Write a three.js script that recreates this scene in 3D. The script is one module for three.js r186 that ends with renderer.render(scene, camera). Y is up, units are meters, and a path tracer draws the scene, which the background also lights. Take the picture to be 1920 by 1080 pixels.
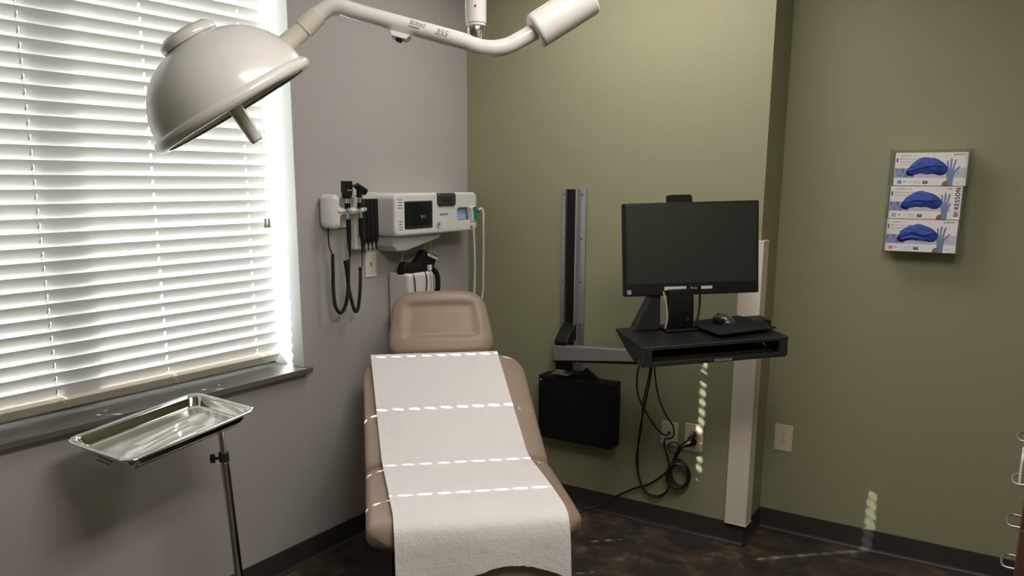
import * as THREE from 'three';
import { RoundedBoxGeometry } from 'three/addons/geometries/RoundedBoxGeometry.js';
import { mergeGeometries, mergeVertices } from 'three/addons/utils/BufferGeometryUtils.js';
import { RectAreaLightUniformsLib } from 'three/addons/lights/RectAreaLightUniformsLib.js';
import { Brush, Evaluator, SUBTRACTION } from 'three-bvh-csg';

// ------------------------------------------------------------------ camera, sky, sun, lights, exposure
const scene = new THREE.Scene();
const V = (x, y, z) => new THREE.Vector3(x, y, z);
const DEG = Math.PI / 180;
const FULL_H = 1318.26, FOCAL = 1560.34;
const camera = new THREE.PerspectiveCamera(2 * Math.atan(FULL_H / 2 / FOCAL) / DEG, 1920 / FULL_H, 0.05, 60);
camera.position.set(2.605, 1.65, 3.6045);
camera.rotation.set(-11.6114 * DEG, 32.809 * DEG, 0.258 * DEG, 'YXZ');
camera.setViewOffset(1920, FULL_H, 0, 0, 1920, 1080);
camera.updateProjectionMatrix();

scene.background = new THREE.Color().setRGB(0.86, 0.95, 1.0);
scene.backgroundIntensity = 4.4;

const sun = new THREE.DirectionalLight(new THREE.Color().setRGB(1, 0.965, 0.91), 52);
sun.position.set(0.8 - 6, 1.0 + 6 * 0.972, 1.3 + 6 * 0.935);
sun.target.position.set(0.8, 1.0, 1.3);
sun.castShadow = true;
sun.shadow.mapSize.set(4096, 4096);
Object.assign(sun.shadow.camera, { left: -4, right: 4, top: 4, bottom: -4, near: 0.5, far: 20 });
scene.add(sun, sun.target);

RectAreaLightUniformsLib.init();
const LAMP_COLOR = new THREE.Color().setRGB(1, 0.95, 0.90);
const LAMP_WARM = new THREE.Color().setRGB(1, 0.925, 0.86);
const LAMP_POWER = 12;

const renderer = new THREE.WebGLRenderer({ antialias: true });
renderer.toneMapping = THREE.LinearToneMapping;
renderer.toneMappingExposure = 1.06;
renderer.shadowMap.enabled = true;

// ------------------------------------------------------------------ helpers
let seedState = 20231;
function rnd() { seedState = (seedState * 1664525 + 1013904223) >>> 0; return seedState / 4294967296; }
const rr = (a, b) => a + (b - a) * rnd();
const used = {};
function numbered(n) { const k = used[n] = (used[n] ?? -1) + 1; return k ? n + '_' + String(k).padStart(3, '0') : n; }
function shadows(o) { o.castShadow = o.receiveShadow = true; return o; }
function thing(name, label, category, pos = [0, 0, 0], turn = 0, group) {
  const o = new THREE.Group(); o.name = numbered(name); o.position.set(...pos); o.rotation.y = turn;
  o.userData = { label, category }; if (group) o.userData.group = group;
  scene.add(o); return o;
}
function part(name, geo, mat, parent, label) {
  const m = shadows(new THREE.Mesh(Array.isArray(geo) ? mergeGeometries(geo.map(clean)) : geo, mat));
  m.name = name; parent.add(m); if (label) m.userData.label = label; return m;
}
function pieces(name, geos, mat, parent, label) { return geos.map((g) => part(name, g, mat, parent, label)); }
function solo(name, geo, mat, label, category, group) {
  const m = shadows(new THREE.Mesh(Array.isArray(geo) ? mergeGeometries(geo.map(clean)) : geo, mat));
  m.name = numbered(name); m.userData = { label, category }; if (group) m.userData.group = group; scene.add(m); return m;
}
function struct(name, geo, mat, label, parent) {
  const m = shadows(new THREE.Mesh(Array.isArray(geo) ? mergeGeometries(geo.map(clean)) : geo, mat));
  m.name = name;
  if (!parent) { m.userData = { kind: 'structure', label, category: name.split('_')[0] }; scene.add(m); } else parent.add(m);
  return m;
}
function clean(g) {
  g = g.index ? g.toNonIndexed() : g;
  for (const k of Object.keys(g.attributes)) if (!['position', 'normal', 'uv'].includes(k)) g.deleteAttribute(k);
  return g;
}
// box with uv in metres, given by its low and high corners
function bx(x0, y0, z0, x1, y1, z1) {
  const g = new THREE.BoxGeometry(x1 - x0, y1 - y0, z1 - z0); g.translate((x0 + x1) / 2, (y0 + y1) / 2, (z0 + z1) / 2);
  const p = g.attributes.position, n = g.attributes.normal, u = g.attributes.uv;
  for (let i = 0; i < p.count; i++) {
    if (Math.abs(n.getX(i)) > 0.5) u.setXY(i, p.getZ(i), p.getY(i));
    else if (Math.abs(n.getY(i)) > 0.5) u.setXY(i, p.getX(i), p.getZ(i));
    else u.setXY(i, p.getX(i), p.getY(i));
  }
  return g;
}
function rb(w, h, d, r = 0.004, at = [0, 0, 0], seg = 3) { const g = new RoundedBoxGeometry(w, h, d, seg, Math.min(r, w / 2.01, h / 2.01, d / 2.01)); g.translate(...at); return g; }
function cyl(r0, r1, h, at = [0, 0, 0], seg = 24, rot) { const g = new THREE.CylinderGeometry(r0, r1, h, seg); if (rot) { if (rot[0]) g.rotateX(rot[0]); if (rot[2]) g.rotateZ(rot[2]); if (rot[1]) g.rotateY(rot[1]); } g.translate(...at); return g; }
function tube(pts, r, seg = 0, rad = 10) {
  const c = new THREE.CatmullRomCurve3(pts.map((p) => Array.isArray(p) ? V(...p) : p), false, 'centripetal');
  return new THREE.TubeGeometry(c, seg || pts.length * 10, r, rad);
}
function between(a, b, r0, r1 = r0, seg = 20) {           // tapered rod from a to b
  const d = b.clone().sub(a), g = new THREE.CylinderGeometry(r1, r0, d.length(), seg);
  g.applyQuaternion(new THREE.Quaternion().setFromUnitVectors(V(0, 1, 0), d.clone().normalize())); const m = a.clone().add(b).multiplyScalar(0.5);
  g.translate(m.x, m.y, m.z); return g;
}
function coil(pts, R, wire, pitch, rad = 5) {
  const c = new THREE.CatmullRomCurve3(pts.map((p) => V(...p)), false, 'centripetal'), len = c.getLength();
  const turns = Math.round(len / pitch), n = turns * 9, fr = c.computeFrenetFrames(n), q = [];
  for (let i = 0; i <= n; i++) {
    const t = i / n, a = t * turns * 2 * Math.PI, p = c.getPointAt(t);
    q.push(p.add(fr.normals[i].clone().multiplyScalar(R * Math.cos(a))).add(fr.binormals[i].clone().multiplyScalar(R * Math.sin(a))));
  }
  return new THREE.TubeGeometry(new THREE.CatmullRomCurve3(q), n, wire, rad);
}
function rrect(w, h, r, cx = 0, cy = 0, T = THREE.Shape) {
  const s = new T(), x = cx - w / 2, y = cy - h / 2; r = Math.min(r, w / 2, h / 2);
  s.moveTo(x + r, y); s.lineTo(x + w - r, y); s.absarc(x + w - r, y + r, r, -Math.PI / 2, 0); s.lineTo(x + w, y + h - r); s.absarc(x + w - r, y + h - r, r, 0, Math.PI / 2);
  s.lineTo(x + r, y + h); s.absarc(x + r, y + h - r, r, Math.PI / 2, Math.PI); s.lineTo(x, y + r); s.absarc(x + r, y + r, r, Math.PI, 1.5 * Math.PI); return s;
}
function poly(pts) { const s = new THREE.Shape(); pts.forEach(([x, y], i) => i ? s.lineTo(x, y) : s.moveTo(x, y)); s.closePath(); return s; }
function ext(shape, depth, bevel = 0, seg = 2, curve = 8) {
  return new THREE.ExtrudeGeometry(shape, { depth: depth - 2 * bevel, bevelEnabled: bevel > 0, bevelSize: bevel, bevelThickness: bevel, bevelOffset: -bevel, bevelSegments: seg, curveSegments: curve }).translate(0, 0, bevel);
}
function lathe(pts, seg = 48) { return new THREE.LatheGeometry(pts.map(([x, y]) => new THREE.Vector2(x, y)), seg); }
const ev = new Evaluator(); ev.attributes = ['position', 'normal', 'uv']; ev.useGroups = false;
function cut(a, ...bs) {
  let r = new Brush(a.clone()); r.updateMatrixWorld();
  for (const b of bs) { const k = new Brush(b); k.updateMatrixWorld(); r = ev.evaluate(r, k, SUBTRACTION); r.updateMatrixWorld(); }
  return r.geometry;
}

// value noise that tiles
function noiseGrid(n, seed) { const s = seedState; seedState = seed; const a = Float32Array.from({ length: n * n }, rnd); seedState = s; return a; }
function vnoise(g, n, x, y) {
  const xi = Math.floor(x), yi = Math.floor(y), fx = x - xi, fy = y - yi, sx = fx * fx * (3 - 2 * fx), sy = fy * fy * (3 - 2 * fy);
  const at = (i, j) => g[((j % n + n) % n) * n + (i % n + n) % n];
  return (at(xi, yi) * (1 - sx) + at(xi + 1, yi) * sx) * (1 - sy) + (at(xi, yi + 1) * (1 - sx) + at(xi + 1, yi + 1) * sx) * sy;
}
const GRID = noiseGrid(64, 77);
function fbm(x, y, base, oct) { let v = 0, a = 0.5, f = base, t = 0; for (let o = 0; o < oct; o++) { v += a * vnoise(GRID, Math.min(64, f), x * f, y * f); t += a; a *= 0.5; f *= 2; if (f > 64) break; } return v / t; }
function dataTex(n, fn, srgb) {
  const d = new Uint8Array(n * n * 4);
  for (let j = 0; j < n; j++) for (let i = 0; i < n; i++) { const c = fn(i / n, j / n); for (let k = 0; k < 3; k++) d[(j * n + i) * 4 + k] = Math.max(0, Math.min(255, (Array.isArray(c) ? c[k] : c) * 255)); d[(j * n + i) * 4 + 3] = 255; }
  const t = new THREE.DataTexture(d, n, n); t.wrapS = t.wrapT = THREE.RepeatWrapping; t.magFilter = THREE.LinearFilter; t.minFilter = THREE.LinearMipmapLinearFilter; t.generateMipmaps = true;
  if (srgb) t.colorSpace = THREE.SRGBColorSpace; t.needsUpdate = true; return t;
}
function rep(t, x, y = x) { const c = t.clone(); c.repeat.set(x, y); c.needsUpdate = true; return c; }
function canvasTex(w, h, draw, srgb = true) {
  const c = document.createElement('canvas'); c.width = w; c.height = h; draw(c.getContext('2d'), w, h);
  const t = new THREE.CanvasTexture(c); if (srgb) t.colorSpace = THREE.SRGBColorSpace; t.anisotropy = 8; return t;
}
const C = (r, g, b) => new THREE.Color().setRGB(r, g, b);
const std = (o) => new THREE.MeshStandardMaterial(o), phy = (o) => new THREE.MeshPhysicalMaterial(o);

const peel = dataTex(256, (x, y) => fbm(x, y, 32, 2));
const leather = dataTex(256, (x, y) => 0.5 * fbm(x, y, 64, 1) + 0.5 * fbm(x, y, 16, 3));
const speckle = dataTex(256, (x, y) => { const n = vnoise(GRID, 64, x * 64, y * 64), m = fbm(x, y, 8, 3); const v = 0.40 + 0.1 * (m - 0.5) + 0.18 * (n - 0.5); return [v, v * 0.985, v * 0.96]; }, true);
const floorTex = dataTex(1024, (x, y) => {
  const a = fbm(x, y, 4, 5), b = fbm(x + 0.37, y * 2 + 0.11, 8, 4), c = vnoise(GRID, 64, x * 64, y * 64), d = fbm(x + 0.7, y + 0.3, 16, 3);
  const k = Math.max(0, Math.min(1, (a - 0.3) * 2.4)), q = Math.max(0, Math.min(1, (b - 0.42) * 4)), w = Math.max(0, (d - 0.58) * 4);
  const v = 0.155 + 0.065 * k + 0.055 * q + 0.045 * (c - 0.5) + 0.10 * w;
  return [v * (1.12 + 0.12 * q), v * (1.0 + 0.02 * q), v * (0.90 - 0.06 * q)];
}, true);
const crumple = dataTex(512, (x, y) => { let v = 0; for (const [f, o, w] of [[8, 0.1, 0.5], [16, 0.6, 0.3], [32, 0.3, 0.2]]) v += w * Math.abs(vnoise(GRID, f, (x + o) * f, (y + o) * f) * 2 - 1); return v; });

// ------------------------------------------------------------------ materials
const M = {
  green: std({ color: C(0.300, 0.293, 0.183), roughness: 0.62, bumpMap: rep(peel, 6), bumpScale: 0.0006 }),
  grey: std({ color: C(0.445, 0.420, 0.415), roughness: 0.62, bumpMap: rep(peel, 6), bumpScale: 0.0006 }),
  ceiling: std({ color: C(0.78, 0.77, 0.74), roughness: 0.9 }),
  floor: std({ map: rep(floorTex, 1.3), roughness: 0.55, bumpMap: rep(floorTex, 1.3), bumpScale: 0.0008 }),
  base: std({ color: C(0.040, 0.037, 0.035), roughness: 0.5 }),
  sill: std({ map: rep(speckle, 3), roughness: 0.42 }),
  frame: std({ color: C(0.74, 0.75, 0.76), roughness: 0.45 }),
  bronze: std({ color: C(0.035, 0.033, 0.032), roughness: 0.45 }),
  glass: phy({ color: C(0.95, 0.98, 0.97), transmission: 1, thickness: 0, roughness: 0, ior: 1.45 }),
  slat: phy({ color: C(0.80, 0.80, 0.795), transmission: 0.09, roughness: 1, thickness: 0 }),
  blindPart: std({ color: C(0.80, 0.74, 0.66), roughness: 0.55 }),
  cord: std({ color: C(0.75, 0.73, 0.66), roughness: 0.8 }),
  tassel: std({ color: C(0.45, 0.37, 0.28), roughness: 0.6 }),
  vinyl: phy({ color: C(0.305, 0.228, 0.174), roughness: 0.42, bumpMap: rep(leather, 14), bumpScale: 0.0003, sheen: 0.15, sheenRoughness: 0.5 }),
  paper: std({ color: C(0.76, 0.735, 0.74), roughness: 0.85, bumpMap: rep(crumple, 5), bumpScale: 0.0022, side: THREE.DoubleSide }),
  blackMetal: phy({ specularIntensity: 0.55, color: C(0.006, 0.006, 0.0065), roughness: 0.5 }),
  blackPlastic: phy({ specularIntensity: 0.55, color: C(0.007, 0.0069, 0.0068), roughness: 0.48 }),
  blackSoft: phy({ specularIntensity: 0.55, color: C(0.006, 0.006, 0.0065), roughness: 0.8 }),
  charcoal: std({ color: C(0.022, 0.0215, 0.0215), roughness: 0.5 }),
  rubber: std({ color: C(0.007, 0.0065, 0.006), roughness: 0.55 }),
  steel: std({ color: C(0.72, 0.70, 0.67), metalness: 1, roughness: 0.075 }),
  chrome: std({ color: C(0.75, 0.74, 0.73), metalness: 1, roughness: 0.14 }),
  alu: std({ color: C(0.47, 0.47, 0.47), metalness: 0.85, roughness: 0.42 }),
  aluArm: std({ color: C(0.50, 0.50, 0.50), metalness: 0.8, roughness: 0.36 }),
  lampWhite: phy({ color: C(0.70, 0.69, 0.675), roughness: 0.32, clearcoat: 0.7, clearcoatRoughness: 0.12 }),
  lampCream: std({ color: C(0.62, 0.60, 0.53), roughness: 0.4 }),
  reflector: std({ color: C(0.12, 0.12, 0.12), metalness: 0.3, roughness: 0.4 }),
  white: std({ color: C(0.73, 0.71, 0.70), roughness: 0.42 }),
  whiteGrey: std({ color: C(0.42, 0.42, 0.42), roughness: 0.5 }),
  ivory: std({ color: C(0.70, 0.61, 0.45), roughness: 0.4 }),
  ivoryDark: std({ color: C(0.05, 0.04, 0.03), roughness: 0.5 }),
  cream: std({ color: C(0.75, 0.68, 0.59), roughness: 0.5 }),
  blue: std({ color: C(0.36, 0.52, 0.68), roughness: 0.45 }),
  darkGrey: std({ color: C(0.04, 0.04, 0.042), roughness: 0.35 }),
  clear: phy({ color: C(0.96, 0.97, 0.97), transmission: 1, thickness: 0, roughness: 0.04, ior: 1.49 }),
  nitrile: std({ color: C(0.032, 0.075, 0.40), roughness: 0.55 }),
  wood: std({ color: C(0.085, 0.038, 0.024), roughness: 0.45 }),
  greenPlastic: std({ color: C(0.02, 0.25, 0.09), roughness: 0.4 }),
  label: std({ color: C(0.62, 0.60, 0.57), roughness: 0.6 }),
};
function printMat(w, h, draw, rough = 0.55) { return std({ map: canvasTex(w, h, draw), roughness: rough }); }
function inkMat(w, h, color, draw) {
  return std({ color, roughness: 0.5, transparent: true, alphaMap: canvasTex(w, h, (c) => { c.fillStyle = '#000'; c.fillRect(0, 0, w, h); c.fillStyle = '#fff'; c.strokeStyle = '#fff'; draw(c, w, h); }, false) });
}

// ------------------------------------------------------------------ room shell
const CEIL = 2.74, RX = 3.25, RZ = 5.0, NZ = -0.261, PX = 1.553;
struct('floor', bx(-0.3, -0.12, -0.56, RX + 0.3, 0, RZ + 0.3), M.floor, 'dark brown mottled vinyl floor');
struct('ceiling', bx(-0.3, CEIL, -0.56, RX + 0.3, CEIL + 0.12, RZ + 0.3), M.ceiling, 'white ceiling above the room');
const WZ0 = 1.19, WZ1 = 2.775, WY0 = 0.85, WY1 = 2.62;
struct('wall_left', [bx(-0.3, 0, -0.56, 0, CEIL, WZ0), bx(-0.3, 0, WZ1, 0, CEIL, RZ + 0.3), bx(-0.3, 0, WZ0, 0, WY0, WZ1), bx(-0.3, WY1, WZ0, 0, CEIL, WZ1)], M.grey, 'warm grey painted wall with the window');
struct('wall_back', bx(0, 0, -0.56, PX, CEIL, 0), M.green, 'olive green wall carrying the monitor arm');
struct('wall_far', bx(PX, 0, -0.56, RX + 0.3, CEIL, NZ), M.green, 'olive green recessed wall with the glove boxes');
struct('wall_right', bx(RX, 0, NZ, RX + 0.3, CEIL, RZ + 0.3), M.green, 'olive green wall behind the drawer cabinet');
struct('wall_front', bx(0, 0, RZ, RX, CEIL, RZ + 0.3), M.green, 'olive green wall behind the camera');

// cove base: profile out from the wall (u) and up (v)
function coveBase(name, label, len, place) {
  const s = new THREE.Shape(); s.moveTo(0, 0); s.lineTo(0.016, 0); s.lineTo(0.016, 0.0025); s.quadraticCurveTo(0.006, 0.004, 0.0042, 0.018); s.lineTo(0.0038, 0.098); s.quadraticCurveTo(0.0034, 0.102, 0, 0.102); s.closePath();
  const g = new THREE.ExtrudeGeometry(s, { depth: len, bevelEnabled: false, curveSegments: 5 });
  const m = struct(name, g, M.base, label); place(m); return m;
}
coveBase('baseboard_left', 'black vinyl cove base along the grey wall', RZ - 0.02, (m) => m.position.set(0, 0, 0));
coveBase('baseboard_back', 'black vinyl cove base along the green wall', PX + 0.004, (m) => { m.rotation.y = -Math.PI / 2; m.position.set(PX + 0.004, 0, 0); });
coveBase('baseboard_side', 'black vinyl cove base around the wall corner', 0.261, (m) => m.position.set(PX, 0, NZ));
coveBase('baseboard_far', 'black vinyl cove base along the recessed green wall', RX - PX, (m) => { m.rotation.y = -Math.PI / 2; m.position.set(RX, 0, NZ); });

struct('ground_outside', bx(-14, -0.5, -10, -0.31, -0.4, 14), std({ color: C(0.42, 0.41, 0.38), roughness: 0.9 }), 'pale paved ground outside the window');
// window: frame, mullion, panes, sill
const win = new THREE.Group(); win.name = 'window_1'; win.userData = { kind: 'structure', label: 'window behind the white blind with one vertical mullion', category: 'window' }; scene.add(win);
struct('window_frame', [bx(-0.25, WY0, WZ0, -0.17, WY0 + 0.10, WZ1), bx(-0.25, WY1 - 0.03, WZ0, -0.17, WY1, WZ1), bx(-0.25, WY0 + 0.10, WZ0, -0.17, WY1 - 0.03, WZ0 + 0.04), bx(-0.25, WY0 + 0.10, WZ1 - 0.04, -0.17, WY1 - 0.03, WZ1)], M.bronze, '', win);
struct('mullion', bx(-0.235, WY0 + 0.10, 2.13, -0.19, WY1 - 0.03, 2.225), M.bronze, '', win);
struct('pane', bx(-0.214, WY0 + 0.10, WZ0 + 0.04, -0.208, WY1 - 0.03, 2.13), M.glass, '', win);
struct('pane', bx(-0.214, WY0 + 0.10, 2.225, -0.208, WY1 - 0.03, WZ1 - 0.04), M.glass, '', win);
struct('trim_1', rb(0.205, 0.023, WZ1 - WZ0 + 0.04, 0.003, [-0.0675, 0.8615, (WZ0 + WZ1) / 2]), M.sill, 'dark speckled window sill');
// painted reveals of the window opening
struct('trim_2', bx(-0.17, 0.873, WZ0 - 0.002, -0.0005, WY1, WZ0 + 0.003), M.frame, 'white painted window reveal');

// ------------------------------------------------------------------ venetian blind
const BX = -0.11, BZ0 = 1.238, BZ1 = 2.733, PITCH = 0.0455, TILT = 71 * DEG, LADDERS = [1.345, 1.76, 2.175, 2.59];
{
  const bl = thing('venetian_blind', 'white venetian blind with closed slats covering the window', 'blind', [BX, 0.89, BZ0]);
  const L = BZ1 - BZ0, shape = new THREE.Shape(); shape.moveTo(0, -0.025); shape.lineTo(L, -0.025); shape.lineTo(L, 0.025); shape.lineTo(0, 0.025); shape.closePath();
  for (const z of LADDERS) shape.holes.push(rrect(0.0085, 0.021, 0.004, z - BZ0, 0, THREE.Path));
  const g0 = new THREE.ExtrudeGeometry(shape, { depth: 0.0026, bevelEnabled: false, curveSegments: 3 }); g0.translate(0, 0, -0.0013);
  const y0 = 0.955, n = 33;
  const vs = [0, 0.015, -0.012, 0.02, -0.018].map((e) => { const T = TILT + e, m = new THREE.Matrix4().makeBasis(V(0, 0, 1), V(Math.cos(T), Math.sin(T), 0), V(-Math.sin(T), Math.cos(T), 0)); return g0.clone().applyMatrix4(m); });
  for (let i = 0; i < n; i++) { const s = part('slat', vs[(i * 7 + (i >> 2)) % 5], M.slat, bl); s.position.set(0, y0 - 0.89 + i * PITCH, 0); }
  part('bottom_rail', rb(0.045, 0.018, L, 0.004).rotateZ(0.9).translate(0.004, 0.028, L / 2), M.blindPart, bl, 'beige bottom rail');
  part('headrail', rb(0.055, 0.05, L, 0.004, [0, 1.58, L / 2]), M.frame, bl);
  part('valance', rb(0.012, 0.17, L + 0.03, 0.004, [0.038, 1.645, L / 2]), M.frame, bl);
  for (const z of LADDERS) {
    part('ladder_cord', [tube([[0.0125, 0.03, z - BZ0 + 0.008], [0.0125, 1.54, z - BZ0 + 0.008]], 0.0008, 2, 5), tube([[-0.0125, 0.03, z - BZ0 + 0.008], [-0.0125, 1.54, z - BZ0 + 0.008]], 0.0008, 2, 5)], M.cord, bl);
    part('cord_plug', [rb(0.016, 0.006, 0.014, 0.002, [0.018, 0.04, z - BZ0]), tube([[0.022, 0.04, z - BZ0], [0.034, 0.03, z - BZ0 - 0.012], [0.03, 0.012, z - BZ0 - 0.02]], 0.001, 8, 5)], M.cord, bl);
  }
  const lc = part('lift_cord', [tube([[0.035, 0.60, 0.034], [0.035, 1.55, 0.036]], 0.0008, 2, 5), tube([[0.035, 0.60, 0.052], [0.035, 1.55, 0.046]], 0.0008, 2, 5)], M.cord, bl);
  for (const z of [0.034, 0.052]) part('tassel', lathe([[0, 0.02], [0.0045, 0.02], [0.005, 0.01], [0.0045, 0.0], [0.008, -0.012], [0.0082, -0.016], [0, -0.016]], 14).translate(0.035, 0.585, z), M.tassel, lc);
}
solo('blind_wand', between(V(-0.128, 0.8765, 1.70), V(-0.113, 0.8765, 1.25), 0.003), M.clear, 'thin clear blind wand lying along the window sill', 'wand');
[[-0.05, 2.049, 0.5, 'above the tray'], [-0.03, 1.60, 0.9, 'near the middle of the sill']].forEach(([x, z, a, w]) => { const s = solo('paper_scrap', bx(-0.0025, 0, -0.01, 0.0025, 0.0012, 0.01), M.paper, 'tiny white paper scrap on the window sill, ' + w, 'scrap', 'paper scraps on the sill'); s.position.set(x, 0.8731, z); s.rotation.y = a; });

// ------------------------------------------------------------------ ceiling light panels (above the frame; one is mirrored in the lamp dome)
function ceilingLight(x, z, turn, power, tint, label) {
  const t = thing('ceiling_light', label, 'ceiling light', [x, CEIL, z], turn, 'ceiling light panels');
  for (const [x0, z0, x1, z1] of [[-0.3, -0.6, 0.3, -0.57], [-0.3, 0.57, 0.3, 0.6], [-0.3, -0.57, -0.27, 0.57], [0.27, -0.57, 0.3, 0.57], [-0.03, -0.57, 0.03, 0.57]]) part('housing_bar', bx(x0, -0.03, z0, x1, 0, z1), M.white, t);
  const glow = std({ color: C(0.8, 0.8, 0.8), emissive: tint, emissiveIntensity: power * 0.35, roughness: 0.5 });
  for (const s of [-1, 1]) {
    part('light_strip', bx(s * 0.15 - 0.115, -0.014, -0.565, s * 0.15 + 0.115, -0.002, 0.565), glow, t);
    const l = new THREE.RectAreaLight(tint, power, 0.23, 1.13); l.position.set(s * 0.15, -0.034, 0); l.rotation.x = -Math.PI / 2; t.add(l); l.name = 'strip_light';
  }
}
ceilingLight(1.12, 0.62, Math.PI / 2, LAMP_POWER * 0.57, LAMP_COLOR, 'ceiling light panel with two bright strips near the green wall');
ceilingLight(2.4, 2.42, 0, LAMP_POWER * 1.52, LAMP_WARM, 'ceiling light panel with two bright strips above the camera side');

// ------------------------------------------------------------------ examination chair
const CHAIR = { x: 1.173, z: 1.588, yaw: 42.75 * DEG };
function pad({ path, hw, th, endA, endB, wrA, wrB, n = 3.2, stations = 56, around = 72, dish, taper = 0 }) {
  const pts = path.map(([z, h]) => V(0, h, z)), c = new THREE.CatmullRomCurve3(pts, false, 'centripetal'), len = c.getLength();
  const rows = [], pos = [], uv = [], idx = [];
  for (let i = 0; i <= stations; i++) { const a = i / stations; rows.push(0.5 - 0.5 * Math.cos(Math.PI * a)); }
  const rnd1 = (d, r) => d >= r ? 1 : Math.sqrt(Math.max(0, 1 - (1 - d / r) ** 2));
  rows.forEach((t) => {
    const p = c.getPointAt(t), tg = c.getTangentAt(t), nm = V(0, tg.z, -tg.y); if (nm.y < 0) nm.negate();
    const dA = t * len, dB = (1 - t) * len;
    const ft = rnd1(dA, endA) * rnd1(dB, endB);
    const w0 = hw * (1 - taper * t), w = Math.max(0.0005, w0 - wrA * (1 - rnd1(dA, wrA)) - wrB * (1 - rnd1(dB, wrB))), tt = Math.max(0.0004, th * ft);
    const cen = p.clone().addScaledVector(nm, -th / 2);
    for (let j = 0; j <= around; j++) {
      const a = j / around * 2 * Math.PI, ca = Math.cos(a), sa = Math.sin(a), k = Math.pow(Math.abs(ca) ** n + Math.abs(sa) ** n, -1 / n);
      const x = ca * k * w; let y = sa * k * tt / 2;
      if (dish && sa > 0) y -= dish(x / w0, t, x);
      const q = cen.clone().addScaledVector(nm, y); pos.push(q.x + x, q.y, q.z); uv.push(x + (sa < 0 ? 1 : 0), t * len);
    }
  });
  const N = around + 1;
  for (let i = 0; i < stations; i++) for (let j = 0; j < around; j++) { const a = i * N + j, b = a + N; idx.push(a, a + 1, b, a + 1, b + 1, b); }
  const g = new THREE.BufferGeometry(); g.setAttribute('position', new THREE.Float32BufferAttribute(pos, 3)); g.setAttribute('uv', new THREE.Float32BufferAttribute(uv, 2)); g.setIndex(idx);
  g.computeVertexNormals();
  // close the seam of the normals
  const nn = g.attributes.normal; for (let i = 0; i <= stations; i++) { const a = i * N, b = a + around; const v = V(nn.getX(a) + nn.getX(b), nn.getY(a) + nn.getY(b), nn.getZ(a) + nn.getZ(b)).normalize(); nn.setXYZ(a, v.x, v.y, v.z); nn.setXYZ(b, v.x, v.y, v.z); }
  return g;
}
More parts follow.
